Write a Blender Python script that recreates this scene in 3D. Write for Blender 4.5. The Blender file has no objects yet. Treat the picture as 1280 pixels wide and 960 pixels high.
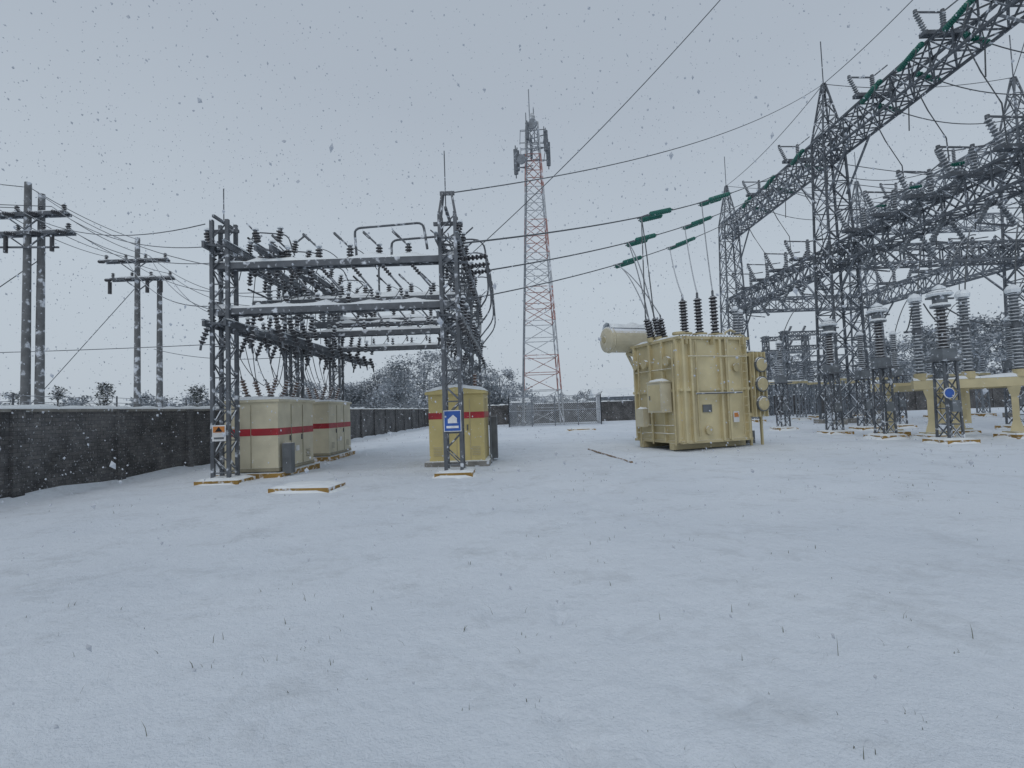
import bpy, math, random
from mathutils import Vector, Matrix, noise
random.seed(7)
R=random.random
def U(a,b): return a+(b-a)*random.random()
scene=bpy.context.scene
scene.view_settings.view_transform='Standard'
scene.view_settings.look='None'
scene.view_settings.exposure=0

# ---------------- materials ----------------
def new_mat(name):
    m=bpy.data.materials.new(name); m.use_nodes=True
    nt=m.node_tree; b=nt.nodes['Principled BSDF']
    return m,nt,b
def snowy(name,col,rough=0.6,metal=0.0,lo=0.35,hi=0.7,speck=0.6,sscale=9.0,var=0.25,vscale=3.0,snow=(0.80,0.84,0.90)):
    """painted / bare surface with snow on upward faces and wind-blown frost patches"""
    m,nt,b=new_mat(name); N=nt.nodes; L=nt.links
    geo=N.new('ShaderNodeNewGeometry'); sep=N.new('ShaderNodeSeparateXYZ')
    L.new(geo.outputs['Normal'],sep.inputs[0])
    n1=N.new('ShaderNodeTexNoise'); n1.inputs['Scale'].default_value=sscale; n1.inputs['Detail'].default_value=3
    L.new(geo.outputs['Position'],n1.inputs['Vector'])
    n2=N.new('ShaderNodeTexNoise'); n2.inputs['Scale'].default_value=vscale; n2.inputs['Detail'].default_value=4
    L.new(geo.outputs['Position'],n2.inputs['Vector'])
    mr=N.new('ShaderNodeMapRange'); mr.inputs['From Min'].default_value=lo; mr.inputs['From Max'].default_value=hi
    ad=N.new('ShaderNodeMath'); ad.operation='MULTIPLY_ADD'; L.new(n1.outputs['Fac'],ad.inputs[0]); ad.inputs[1].default_value=0.5
    ad.inputs[2].default_value=-0.25
    a2=N.new('ShaderNodeMath'); a2.operation='ADD'; L.new(ad.outputs[0],a2.inputs[0]); L.new(sep.outputs['Z'],a2.inputs[1])
    L.new(a2.outputs[0],mr.inputs['Value'])
    sp=N.new('ShaderNodeMapRange'); sp.inputs['From Min'].default_value=speck; sp.inputs['From Max'].default_value=speck+0.10; sp.inputs['To Max'].default_value=0.85
    L.new(n1.outputs['Fac'],sp.inputs['Value'])
    mx=N.new('ShaderNodeMath'); mx.operation='MAXIMUM'; L.new(mr.outputs[0],mx.inputs[0]); L.new(sp.outputs[0],mx.inputs[1])
    cr=N.new('ShaderNodeMapRange'); cr.inputs['From Min'].default_value=0.3; cr.inputs['From Max'].default_value=0.7
    cr.inputs['To Min'].default_value=1-var; cr.inputs['To Max'].default_value=1+var; L.new(n2.outputs['Fac'],cr.inputs['Value'])
    vm=N.new('ShaderNodeVectorMath'); vm.operation='SCALE'; vm.inputs[0].default_value=col; L.new(cr.outputs[0],vm.inputs['Scale'])
    mix=N.new('ShaderNodeMixRGB'); L.new(mx.outputs[0],mix.inputs[0]); L.new(vm.outputs[0],mix.inputs[1]); mix.inputs[2].default_value=(*snow,1)
    L.new(mix.outputs[0],b.inputs['Base Color'])
    b.inputs['Roughness'].default_value=rough; b.inputs['Metallic'].default_value=metal
    return m
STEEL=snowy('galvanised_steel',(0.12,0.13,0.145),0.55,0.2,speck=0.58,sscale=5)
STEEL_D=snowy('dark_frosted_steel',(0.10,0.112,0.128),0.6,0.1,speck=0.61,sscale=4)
STEEL_M=snowy('hazed_rimed_steel',(0.155,0.17,0.19),0.7,0.0,speck=0.60,sscale=3,snow=(0.6,0.64,0.7))  # mid-distance haze put into the base and snow colours; speckle is frost
STEEL_F=snowy('far_hazed_frosted_steel',(0.21,0.23,0.255),0.7,0.0,speck=0.61,sscale=2,snow=(0.6,0.64,0.7))  # paler copy of the steel: atmospheric haze of the far row painted in
PORC=snowy('porcelain_grey_brown',(0.045,0.045,0.05),0.3,speck=0.67,sscale=12)
PORCB=snowy('porcelain_brown',(0.12,0.07,0.05),0.3,speck=0.62,sscale=12)
PORCG=snowy('porcelain_grey',(0.14,0.155,0.17),0.35,speck=0.62,sscale=6)
BLACK=snowy('black_bushing',(0.02,0.02,0.024),0.3,lo=0.6,hi=0.95,speck=0.72)
GLASS=snowy('green_glass_disc',(0.012,0.13,0.10),0.15,lo=0.8,hi=1.15,speck=0.75)
YEL=snowy('cream_yellow_paint',(0.58,0.50,0.30),0.5,speck=0.68,sscale=14,var=0.14,vscale=1.4)
YELD=snowy('ochre_cream_paint',(0.48,0.41,0.24),0.5,speck=0.67,sscale=10,var=0.15,vscale=2.0)
YELK=snowy('kiosk_yellow_paint',(0.56,0.46,0.20),0.5,speck=0.68,sscale=14,var=0.14,vscale=1.4)
CREAM=snowy('cream_paint',(0.58,0.53,0.39),0.5,speck=0.68,sscale=12,var=0.12,vscale=2.0)
RED=snowy('red_stripe_paint',(0.36,0.025,0.035),0.5,speck=0.68,sscale=16)
GREYBOX=snowy('grey_paint',(0.12,0.13,0.14),0.5,speck=0.7)
SEAM=snowy('panel_seam',(0.30,0.27,0.19),0.6,speck=0.75)
CONC=snowy('pad_concrete',(0.25,0.24,0.22),0.9,speck=0.6)
PADY=snowy('yellow_pad_edge',(0.33,0.20,0.055),0.85,lo=0.4,hi=0.8,speck=0.535,sscale=6)
POLE=snowy('weathered_concrete_pole',(0.17,0.175,0.18),0.9,speck=0.56,sscale=3)
WOOD=snowy('timber',(0.22,0.15,0.09),0.8,speck=0.55,sscale=6,lo=0.5,hi=1.0)
TRED=snowy('faded_red_tower_paint',(0.38,0.20,0.18),0.7,speck=0.57,sscale=1.5)
TWHT=snowy('white_tower_paint',(0.42,0.44,0.46),0.7,speck=0.60,sscale=1.5)
WIREM=snowy('conductor',(0.10,0.11,0.12),0.6,lo=0.5,hi=1.0,speck=0.75)
BLUE=snowy('blue_sign_paint',(0.03,0.10,0.36),0.5,speck=0.8)
WHITE=snowy('white_sign_paint',(0.7,0.7,0.7),0.5,speck=0.8)
ORNG=snowy('orange_sign_paint',(0.6,0.22,0.05),0.5,speck=0.8)
BARK=snowy('bark',(0.08,0.07,0.06),0.9,speck=0.55,sscale=6)
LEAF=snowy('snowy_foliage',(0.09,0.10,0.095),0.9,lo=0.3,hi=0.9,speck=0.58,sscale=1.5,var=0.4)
LEAF_F=snowy('distant_hazed_snowy_foliage',(0.25,0.275,0.30),0.95,lo=0.2,hi=1.2,speck=0.56,sscale=0.5,var=0.35,vscale=0.3,snow=(0.55,0.59,0.65))  # pale grey-blue is mist painted into the foliage colour, with snow on top
BARK_F=snowy('distant_hazed_bark',(0.24,0.26,0.28),0.9,speck=0.7)  # bark lightened so its colour carries the distance haze
def plain(name,col,rough=0.8):
    m,nt,b=new_mat(name); N=nt.nodes; L=nt.links
    n=N.new('ShaderNodeTexNoise'); n.inputs['Scale'].default_value=8
    hs=N.new('ShaderNodeMixRGB'); hs.inputs[1].default_value=(*[c*0.8 for c in col],1); hs.inputs[2].default_value=(*[min(1,c*1.2) for c in col],1)
    L.new(n.outputs['Fac'],hs.inputs[0]); L.new(hs.outputs[0],b.inputs['Base Color']); b.inputs['Roughness'].default_value=rough
    return m
SNOWC=plain('settled_snow',(0.80,0.84,0.90),0.9)
FLAKE=plain('falling_snow',(0.55,0.58,0.63),0.9)
GRASS=plain('dry_grass',(0.15,0.16,0.13),0.9)

def ground_mat():
    m,nt,b=new_mat('snow_ground'); N=nt.nodes; L=nt.links
    geo=N.new('ShaderNodeNewGeometry')
    def noi(s,d=4,r=0.6):
        n=N.new('ShaderNodeTexNoise'); n.inputs['Scale'].default_value=s; n.inputs['Detail'].default_value=d; n.inputs['Roughness'].default_value=r
        L.new(geo.outputs['Position'],n.inputs['Vector']); return n
    a=noi(0.25,3); c=noi(7,6,0.7); g=noi(60,3,0.7); w=noi(1.1,5,0.65)
    r=N.new('ShaderNodeValToRGB'); r.color_ramp.elements[0].position=0.3; r.color_ramp.elements[0].color=(0.735,0.79,0.86,1)
    r.color_ramp.elements[1].position=0.7; r.color_ramp.elements[1].color=(0.82,0.87,0.93,1)
    L.new(a.outputs['Fac'],r.inputs[0])
    mr=N.new('ShaderNodeMapRange'); mr.inputs['From Min'].default_value=0.58; mr.inputs['From Max'].default_value=0.78
    mul=N.new('ShaderNodeMath'); mul.operation='MULTIPLY_ADD'; mul.inputs[1].default_value=0.38; L.new(c.outputs['Fac'],mul.inputs[0])
    w2=N.new('ShaderNodeMath'); w2.operation='MULTIPLY'; w2.inputs[1].default_value=0.75; L.new(w.outputs['Fac'],w2.inputs[0]); L.new(w2.outputs[0],mul.inputs[2])
    L.new(mul.outputs[0],mr.inputs['Value']); mr.inputs['To Max'].default_value=0.55
    mx=N.new('ShaderNodeMixRGB'); L.new(mr.outputs[0],mx.inputs[0]); L.new(r.outputs[0],mx.inputs[1]); mx.inputs[2].default_value=(0.52,0.55,0.58,1)
    L.new(mx.outputs[0],b.inputs['Base Color'])
    b.inputs['Roughness'].default_value=0.85; b.inputs['Specular IOR Level'].default_value=0.2
    s1=N.new('ShaderNodeMath'); s1.operation='MULTIPLY_ADD'; s1.inputs[1].default_value=0.3; L.new(g.outputs['Fac'],s1.inputs[0]); L.new(c.outputs['Fac'],s1.inputs[2])
    s2=N.new('ShaderNodeMath'); s2.operation='ADD'; L.new(s1.outputs[0],s2.inputs[0]); L.new(w.outputs['Fac'],s2.inputs[1])
    bp=N.new('ShaderNodeBump'); bp.inputs['Strength'].default_value=0.8; bp.inputs['Distance'].default_value=0.06
    L.new(s2.outputs[0],bp.inputs['Height']); L.new(bp.outputs[0],b.inputs['Normal'])
    return m
def wall_mat():
    m,nt,b=new_mat('rough_block_wall'); N=nt.nodes; L=nt.links
    geo=N.new('ShaderNodeNewGeometry'); sx=N.new('ShaderNodeSeparateXYZ'); L.new(geo.outputs['Position'],sx.inputs[0])
    sn=N.new('ShaderNodeSeparateXYZ'); L.new(geo.outputs['Normal'],sn.inputs[0])
    ad=N.new('ShaderNodeMath'); ad.operation='ADD'; L.new(sx.outputs['X'],ad.inputs[0]); L.new(sx.outputs['Y'],ad.inputs[1])
    cb=N.new('ShaderNodeCombineXYZ'); L.new(ad.outputs[0],cb.inputs[0]); L.new(sx.outputs['Z'],cb.inputs[1])
    br=N.new('ShaderNodeTexBrick'); br.inputs['Scale'].default_value=2.5; br.inputs['Color1'].default_value=(0.085,0.085,0.088,1); br.inputs['Color2'].default_value=(0.125,0.122,0.12,1)
    br.inputs['Mortar'].default_value=(0.06,0.06,0.062,1); br.inputs['Mortar Size'].default_value=0.015
    L.new(cb.outputs[0],br.inputs['Vector'])
    n=N.new('ShaderNodeTexNoise'); n.inputs['Scale'].default_value=0.8; n.inputs['Detail'].default_value=8; n.inputs['Roughness'].default_value=0.75; L.new(geo.outputs['Position'],n.inputs['Vector'])
    r=N.new('ShaderNodeMapRange'); r.inputs['From Min'].default_value=0.35; r.inputs['From Max'].default_value=0.7; r.inputs['To Min'].default_value=0.5; r.inputs['To Max'].default_value=1.8; L.new(n.outputs['Fac'],r.inputs['Value'])
    vm=N.new('ShaderNodeVectorMath'); vm.operation='SCALE'; L.new(br.outputs['Color'],vm.inputs[0]); L.new(r.outputs[0],vm.inputs['Scale'])
    n3=N.new('ShaderNodeTexNoise'); n3.inputs['Scale'].default_value=22; n3.inputs['Detail'].default_value=3; L.new(geo.outputs['Position'],n3.inputs['Vector'])
    sp=N.new('ShaderNodeMapRange'); sp.inputs['From Min'].default_value=0.62; sp.inputs['From Max'].default_value=0.74; L.new(n3.outputs['Fac'],sp.inputs['Value']); sp.inputs['To Max'].default_value=0.65
    up=N.new('ShaderNodeMapRange'); up.inputs['From Min'].default_value=0.4; up.inputs['From Max'].default_value=0.7; L.new(sn.outputs['Z'],up.inputs['Value'])
    mm=N.new('ShaderNodeMath'); mm.operation='MAXIMUM'; L.new(sp.outputs[0],mm.inputs[0]); L.new(up.outputs[0],mm.inputs[1])
    mx=N.new('ShaderNodeMixRGB'); L.new(mm.outputs[0],mx.inputs[0]); L.new(vm.outputs[0],mx.inputs[1]); mx.inputs[2].default_value=(0.75,0.79,0.85,1)
    L.new(mx.outputs[0],b.inputs['Base Color']); b.inputs['Roughness'].default_value=0.95
    bp=N.new('ShaderNodeBump'); bp.inputs['Strength'].default_value=0.6; L.new(n.outputs['Fac'],bp.inputs['Height']); L.new(bp.outputs[0],b.inputs['Normal'])
    return m
WALL=wall_mat(); GROUND=ground_mat()

# ---------------- mesh builder ----------------
class MB:
    def __init__(s,name,M=None,parent=None):
        s.name=name; s.v=[]; s.f=[]; s.m=[]; s.sm=[]; s.mats=[]; s.M=M; s.parent=parent
    def add(s,vs,fs,mat,smooth=False):
        o=len(s.v)
        if s.M is not None: s.v+= [s.M@Vector(p) for p in vs]
        else: s.v+= [Vector(p) for p in vs]
        if mat not in s.mats: s.mats.append(mat)
        mi=s.mats.index(mat)
        for f in fs:
            s.f.append([i+o for i in f]); s.m.append(mi); s.sm.append(smooth)
    def build(s):
        me=bpy.data.meshes.new(s.name); me.from_pydata([tuple(p) for p in s.v],[],s.f)
        for m in s.mats: me.materials.append(m)
        me.polygons.foreach_set('material_index',s.m); me.polygons.foreach_set('use_smooth',s.sm); me.update()
        ob=bpy.data.objects.new(s.name,me); scene.collection.objects.link(ob)
        if s.parent: ob.parent=s.parent
        return ob
def frame(a,b):
    d=(b-a); l=d.length; d=d/l if l>1e-9 else Vector((0,0,1))
    up=Vector((0,0,1)) if abs(d.z)<0.95 else Vector((0,1,0))
    x=d.cross(up).normalized(); y=x.cross(d).normalized()
    return d,x,y,l
BF=[(0,1,2,3),(7,6,5,4),(0,4,5,1),(1,5,6,2),(2,6,7,3),(3,7,4,0)]
def bar(mb,a,b,w,mat,h=None):
    a=Vector(a); b=Vector(b); h=h or w; d,x,y,l=frame(a,b)
    vs=[]
    for p in (a,b):
        for sx,sy in ((-1,-1),(1,-1),(1,1),(-1,1)): vs.append(p+x*sx*w/2+y*sy*h/2)
    mb.add(vs,BF,mat)
def angle(mb,a,b,w,mat,t=0.012):
    "L-section member"
    a=Vector(a); b=Vector(b); d,x,y,l=frame(a,b)
    for (p,q,r2,s2) in ((0,0,w,t),(0,t,t,w)):
        vs=[]
        for e in (a,b):
            for (i,j) in ((p,q),(r2,q),(r2,s2),(p,s2)): vs.append(e+x*(i-w/2)+y*(j-w/2))
        mb.add(vs,BF,mat)
def tube(mb,a,b,r,mat,n=8,r2=None,caps=True):
    a=Vector(a); b=Vector(b); r2=r if r2 is None else r2; d,x,y,l=frame(a,b)
    vs=[]
    for p,rr in ((a,r),(b,r2)):
        for i in range(n):
            t=2*math.pi*i/n; vs.append(p+x*math.cos(t)*rr+y*math.sin(t)*rr)
    mb.add(vs,[(i,(i+1)%n,n+(i+1)%n,n+i) for i in range(n)],mat,True)
    if caps: mb.add(vs,[tuple(range(n))[::-1],tuple(range(n,2*n))],mat)
def path(mb,pts,r,mat,n=6):
    pts=[Vector(p) for p in pts]; vs=[];k=len(pts)
    for j,p in enumerate(pts):
        d=(pts[min(j+1,k-1)]-pts[max(j-1,0)]).normalized()
        up=Vector((0,0,1)) if abs(d.z)<0.9 else Vector((0,1,0))
        x=d.cross(up).normalized(); y=x.cross(d).normalized()
        for i in range(n):
            t=2*math.pi*i/n; vs.append(p+x*math.cos(t)*r+y*math.sin(t)*r)
    mb.add(vs,[(j*n+i,j*n+(i+1)%n,(j+1)*n+(i+1)%n,(j+1)*n+i) for j in range(k-1) for i in range(n)],mat,True)
def wire(mb,a,b,sag,r=0.02,mat=None,n=18):
    a=Vector(a); b=Vector(b)
    path(mb,[a.lerp(b,i/n)-Vector((0,0,sag*4*(i/n)*(1-i/n))) for i in range(n+1)],r,mat or WIREM,5)
def lathe(mb,a,b,prof,mat,n=10):
    "prof: list of (t 0..1, radius)"
    a=Vector(a); b=Vector(b); d,x,y,l=frame(a,b); vs=[]
    for t,rr in prof:
        for i in range(n):
            q=2*math.pi*i/n; vs.append(a+d*l*t+x*math.cos(q)*rr+y*math.sin(q)*rr)
    k=len(prof)
    mb.add(vs,[(j*n+i,j*n+(i+1)%n,(j+1)*n+(i+1)%n,(j+1)*n+i) for j in range(k-1) for i in range(n)]+[tuple(range(n))[::-1],tuple(range((k-1)*n,k*n))],mat)
def insul(mb,a,b,r,mat,sheds=6,core=0.5,n=9):
    p=[(0,r*core)]
    for i in range(sheds):
        t0=i/sheds; p+=[(t0+0.15/sheds,r*core),(t0+0.35/sheds,r),(t0+0.55/sheds,r*0.95),(t0+0.8/sheds,r*core)]
    p.append((1,r*core)); lathe(mb,a,b,p,mat,n)
def box(mb,c,s,mat,rz=0.0):
    c=Vector(c); M=Matrix.Rotation(rz,3,'Z'); x,y,z=[q/2 for q in s]
    vs=[c+M@Vector(p) for p in ((-x,-y,-z),(x,-y,-z),(x,y,-z),(-x,y,-z),(-x,-y,z),(x,-y,z),(x,y,z),(-x,y,z))]
    mb.add(vs,[(3,2,1,0),(4,5,6,7),(0,1,5,4),(1,2,6,5),(2,3,7,6),(3,0,4,7)],mat)
def snowcap(mb,c,s,nx=8,ny=8,h=0.08):
    "irregular soft snow layer on a flat top; c = centre of the top plane"
    cx,cy,cz=c; vs=[];
    for j in range(ny+1):
        for i in range(nx+1):
            u=i/nx*2-1; v=j/ny*2-1
            e=max(0,(1-abs(u)**6)*(1-abs(v)**6))
            z=h*(e**0.5)*(0.8+0.5*noise.noise(Vector((cx+u*3,cy+v*3,cz))))
            vs.append((cx+u*s[0]/2,cy+v*s[1]/2,cz+z-0.004+0.008*(e>0)))
    mb.add(vs,[(j*(nx+1)+i,j*(nx+1)+i+1,(j+1)*(nx+1)+i+1,(j+1)*(nx+1)+i) for j in range(ny) for i in range(nx)],SNOWC,True)
def snowline(mb,a,b,w,top):
    "lumpy ridge of snow lying along a beam"
    a=Vector(a)+Vector((0,0,top)); b=Vector(b)+Vector((0,0,top)); l=(b-a).length; n=max(3,int(l/0.3)); d,x,y,_=frame(a,b); vs=[]; 
    for j in range(n+1):
        p=a.lerp(b,j/n); q=0.7+0.9*noise.noise(p*2.1)
        for k in range(5):
            t=math.pi*k/4; vs.append(p+x*math.cos(t)*w/2*0.95+Vector((0,0,max(0.004,math.sin(t)*w*0.45*q))))
    mb.add(vs,[(j*5+k,j*5+k+1,(j+1)*5+k+1,(j+1)*5+k) for j in range(n) for k in range(4)],SNOWC,True)
def lattice(mb,a,b,w0,w1,pan,leg,dia,mat,xb=True,h0=None,h1=None,horiz=True):
    a=Vector(a); b=Vector(b); d,x,y,l=frame(a,b); n=max(1,round(l/pan)); h0=h0 or w0; h1=h1 or w1
    def ring(i):
        t=i/n; w=w0+(w1-w0)*t; h=h0+(h1-h0)*t; p=a.lerp(b,t)
        return [p+x*sx*w/2+y*sy*h/2 for sx,sy in ((-1,-1),(1,-1),(1,1),(-1,1))]
    rs=[ring(i) for i in range(n+1)]
    for k in range(4): bar(mb,rs[0][k],rs[-1][k],leg,mat)
    for i in range(n):
        for k in range(4):
            k2=(k+1)%4
            if xb: bar(mb,rs[i][k],rs[i+1][k2],dia,mat); bar(mb,rs[i][k2],rs[i+1][k],dia,mat)
            else:
                if i%2: bar(mb,rs[i][k],rs[i+1][k2],dia,mat)
                else: bar(mb,rs[i][k2],rs[i+1][k],dia,mat)
            if horiz: bar(mb,rs[i+1][k],rs[i+1][k2],dia,mat)
    return rs

# ---------------- world / light / camera ----------------
w=bpy.data.worlds.new('World'); scene.world=w; w.use_nodes=True; nt=w.node_tree; N=nt.nodes; L=nt.links; N.clear()
out=N.new('ShaderNodeOutputWorld'); sky=N.new('ShaderNodeTexSky'); sky.sky_type='NISHITA'; sky.sun_disc=False
EL,AZ=math.radians(52),math.radians(200)
sky.sun_elevation=EL; sky.sun_rotation=AZ; sky.dust_density=5
b1=N.new('ShaderNodeBackground'); b1.inputs[1].default_value=0.06; L.new(sky.outputs[0],b1.inputs[0])
tc=N.new('ShaderNodeTexCoord'); sp=N.new('ShaderNodeSeparateXYZ'); L.new(tc.outputs['Generated'],sp.inputs[0])
cn=N.new('ShaderNodeTexNoise'); cn.inputs['Scale'].default_value=1.3; cn.inputs['Detail'].default_value=3; L.new(tc.outputs['Generated'],cn.inputs['Vector'])
ma=N.new('ShaderNodeMath'); ma.operation='MULTIPLY_ADD'; L.new(cn.outputs['Fac'],ma.inputs[0]); ma.inputs[1].default_value=0.25; 
mb_=N.new('ShaderNodeMath'); mb_.operation='SUBTRACT'; L.new(sp.outputs['Z'],mb_.inputs[0]); mb_.inputs[1].default_value=0.125; L.new(mb_.outputs[0],ma.inputs[2])
cr=N.new('ShaderNodeValToRGB'); e=cr.color_ramp.elements
e[0].position=0.0; e[0].color=(0.52,0.585,0.655,1); e[1].position=1.0; e[1].color=(0.40,0.46,0.53,1)
q=e.new(0.25); q.color=(0.53,0.60,0.67,1); q=e.new(0.55); q.color=(0.44,0.50,0.575,1)
L.new(ma.outputs[0],cr.inputs[0])
b2=N.new('ShaderNodeBackground'); L.new(cr.outputs[0],b2.inputs[0]); b2.inputs[1].default_value=1.0
ms=N.new('ShaderNodeMixShader'); ms.inputs[0].default_value=0.9; L.new(b1.outputs[0],ms.inputs[1]); L.new(b2.outputs[0],ms.inputs[2]); L.new(ms.outputs[0],out.inputs[0])
sd=bpy.data.lights.new('sun','SUN'); sd.energy=0.5; sd.angle=math.radians(35); sd.color=(1,0.98,0.95)
so=bpy.data.objects.new('sun',sd); scene.collection.objects.link(so)
so.rotation_euler=(math.radians(38),0,math.radians(-20))
cam=bpy.data.cameras.new('camera'); co=bpy.data.objects.new('camera',cam); scene.collection.objects.link(co); scene.camera=co
cam.lens=18; cam.sensor_width=36; cam.clip_end=5000; cam.clip_start=0.05
co.matrix_world=Matrix.Translation((0,0,1.7))@Matrix.Rotation(math.radians(92.87),4,'X')@Matrix.Rotation(math.radians(-2.0),4,'Z')

# ---------------- ground ----------------
dents=[(0.33,4.25,0.07,0.09),(0.33,4.5,0.05,0.06),(0.2,2.95,0.06,0.05),(0.28,2.55,0.08,0.05),(0.7,2.6,0.12,0.04),(0.85,2.45,0.1,0.04),(1.1,2.9,0.12,0.03),(1.25,3.0,0.1,0.03),(1.0,3.15,0.1,0.025)]
for i in range(60): dents.append((U(-8,16),U(2,18),U(0.06,0.18),U(0.015,0.04)))
for i in range(26):   # old, half-filled footprints leading to the transformer and the kiosk
    t=i/25; dents.append((0.8+3.6*t+(0.13 if i%2 else -0.13),7.5+11*t,0.13,0.05))
    dents.append((-0.6-0.9*t+(0.13 if i%2 else -0.13),8.5+6*t,0.12,0.04))
def gz(x,y):
    v=Vector((x,y,0))
    f=1.0 if y<40 else max(0,1-(y-40)/40)
    z=0.07*noise.noise(v*0.22)+0.028*noise.noise(v*0.9)+0.010*noise.noise(v*2.7)+0.006*noise.noise(v*7)
    for (dx,dy,r,dep) in dents:
        if abs(x-dx)<2*r and abs(y-dy)<3.2*r:
            q=((x-dx)/r)**2+((y-dy)/(r*1.6))**2
            if q<4: z-=dep*math.exp(-q*1.6)
    return z*f
def graded(segs):
    o=[segs[0][0]]
    for (a,b,st) in segs:
        n=max(1,round((b-a)/st)); o+=[a+(b-a)*(i+1)/n for i in range(n)]
    return o
xs=graded([(-3000,-400,650),(-400,-60,40),(-60,-20,2.5),(-20,-5,0.25),(-5,5,0.05),(5,20,0.25),(20,60,2.5),(60,400,40),(400,3000,650)])
ys=graded([(-300,-20,40),(-20,1.2,1.2),(1.2,7,0.05),(7,20,0.12),(20,80,2),(80,400,40),(400,4000,600)])
gm=MB('snow_covered_ground'); W_=len(xs)
gm.add([(x,y,gz(x,y) if abs(x)<25 and 1<y<60 else 0.0) for y in ys for x in xs],[(j*W_+i,j*W_+i+1,(j+1)*W_+i+1,(j+1)*W_+i) for j in range(len(ys)-1) for i in range(W_-1)],GROUND,True)
gm.build()
# grass
g=MB('grass_blades')
def blade(x,y,h,lean,az,wd=0.004):
    z=gz(x,y)-0.01; d=Vector((math.cos(az),math.sin(az),0)); s=Vector((-d.y,d.x,0))*wd; p=Vector((x,y,z))
    a=p; b=p+Vector((0,0,h*0.6))+d*lean*h*0.3; c=p+Vector((0,0,h))+d*lean*h
    g.add([a-s,a+s,b+s*0.7,b-s*0.7,c],[(0,1,2,3),(3,2,4)],GRASS)
n=0
while n<420:
    y=1.9+18*R()**1.3; x=U(-1.0,1.15)*y
    if noise.noise(Vector((x*0.35,y*0.35,5)))+0.18*(x/y)<U(-0.2,0.35): continue
    for k in range(random.choice((1,1,1,2,3))):
        blade(x+U(-.05,.05),y+U(-.05,.05),U(0.02,0.06)*(1.8 if R()<0.1 else 1),U(-1.1,1.1),U(0,6.28),U(0.0012,0.0028)*(1+y*0.12))
    n+=1
for (x,y,h_) in ((-2.35,4.0,.09),(-2.3,4.05,.07),(1.95,3.4,.12),(2.06,3.42,.14),(1.7,4.2,.07),(-0.1,2.15,.1),(-0.2,2.2,.08),(3.1,3.6,.1)): blade(x,y,h_,U(-.5,.5),U(0,6.28),.003)
g.build()

# ---------------- perimeter walls ----------------
def wx(y): return -12.0+(y-5)*2.2/55
pw=MB('perimeter_wall')
yy=[-6+ i*3.0 for i in range(23)]
for a,b in zip(yy[:-1],yy[1:]):
    A=Vector((wx(a),a,1.0)); B=Vector((wx(b),b,1.0)); bar(pw,A,B,0.16,WALL,2.1)
    bar(pw,(wx(a)+0.02,a,-0.05),(wx(a)+0.02,a,2.10),0.3,WALL)
    bar(pw,A+Vector((0,0,1.085)),B+Vector((0,0,1.085)),0.24,CONC,0.07); snowline(pw,A,B,0.24,1.12)
    for z in (2.3,2.45): wire(pw,(wx(a),a,z),(wx(b),b,z),0.02,0.008,STEEL,4)
    bar(pw,(wx(a),a,2.1),(wx(a),a,2.5),0.03,STEEL)
xx=[wx(60)+i*3.0 for i in range(30)]
for a,b in zip(xx[:-1],xx[1:]):
    bar(pw,(a,60,1.1),(b,60,1.1),0.16,WALL,2.3); bar(pw,(a,59.98,0),(a,59.98,2.3),0.3,WALL); snowline(pw,(a,60,0),(b,60,0),0.3,2.25)
pw.build()
dr=MB('snow_drift'); vs=[]; K=6; yn=90
for j in range(yn+1):
    y=4+j*55/yn; hh=0.16+0.14*noise.noise(Vector((0,y*0.5,1))); ww=0.7+0.5*noise.noise(Vector((3,y*0.4,1)))
    for k in range(K+1):
        t=k/K; vs.append((wx(y)+0.1+ww*t,y,gz(wx(y)+ww*t,y)-0.02+hh*(1-t)**2+0.015*noise.noise(Vector((t*5,y*3,0)))*(1-t)))
dr.add(vs,[(j*(K+1)+k,j*(K+1)+k+1,(j+1)*(K+1)+k+1,(j+1)*(K+1)+k) for j in range(yn) for k in range(K)],GROUND,True); dr.build()

# ---------------- switchyard steel structure ----------------
XL,XR=-7.75,-1.6; ROWS=(13.8,18.2,22.6)
st=MB('switchyard_steel_structure')
for X in (XL,XR):
    for i,Y in enumerate(ROWS):
        top=7.1 if i==0 else 6.6
        w_=0.42
        for sx in (-1,1):
            for sy in (-1,1):
                angle(st,(X+sx*w_/2,Y+sy*w_/2,0.1),(X+sx*w_/2,Y+sy*w_/2,top),0.09,STEEL)
        z=0.3;k=0
        while z<top-0.35:
            s_=1 if k%2 else -1
            for q_ in (-1,1):
                bar(st,(X-s_*w_/2,Y+q_*w_/2,z),(X+s_*w_/2,Y+q_*w_/2,z+0.42),0.03,STEEL)
                bar(st,(X+q_*w_/2,Y-s_*w_/2,z),(X+q_*w_/2,Y+s_*w_/2,z+0.42),0.03,STEEL)
            if k%2==0:
                for q_ in (-1,1): bar(st,(X-w_/2,Y+q_*w_/2,z),(X+w_/2,Y+q_*w_/2,z),0.03,STEEL)
            z+=0.42;k+=1
        bar(st,(X-0.4,Y,top-0.25),(X+0.4,Y,top-0.25),0.09,STEEL); bar(st,(X,Y-0.5,top),(X,Y+0.5,top),0.07,STEEL)
tube(st,(XL,ROWS[0],7.1),(XL,ROWS[0],8.05),0.015,STEEL); tube(st,(XR-0.05,ROWS[0],7.1),(XR-0.05,ROWS[0],8.9),0.015,STEEL)
for sx in (-1,1):
    for sy in (-1,1): bar(st,(XR+sx*0.21,ROWS[0]+sy*0.21,7.1),(XR+sx*0.12,ROWS[0]+sy*0.12,7.7),0.05,STEEL)
bar(st,(XR-.2,ROWS[0],7.7),(XR+.2,ROWS[0],7.7),0.06,STEEL,.1)
for k in range(6): bar(st,(XR-0.22,ROWS[0]-0.22,3.2+k*0.6),(XR+0.22,ROWS[0]-0.22,3.2+k*0.6+0.3),0.04,STEEL)
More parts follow.
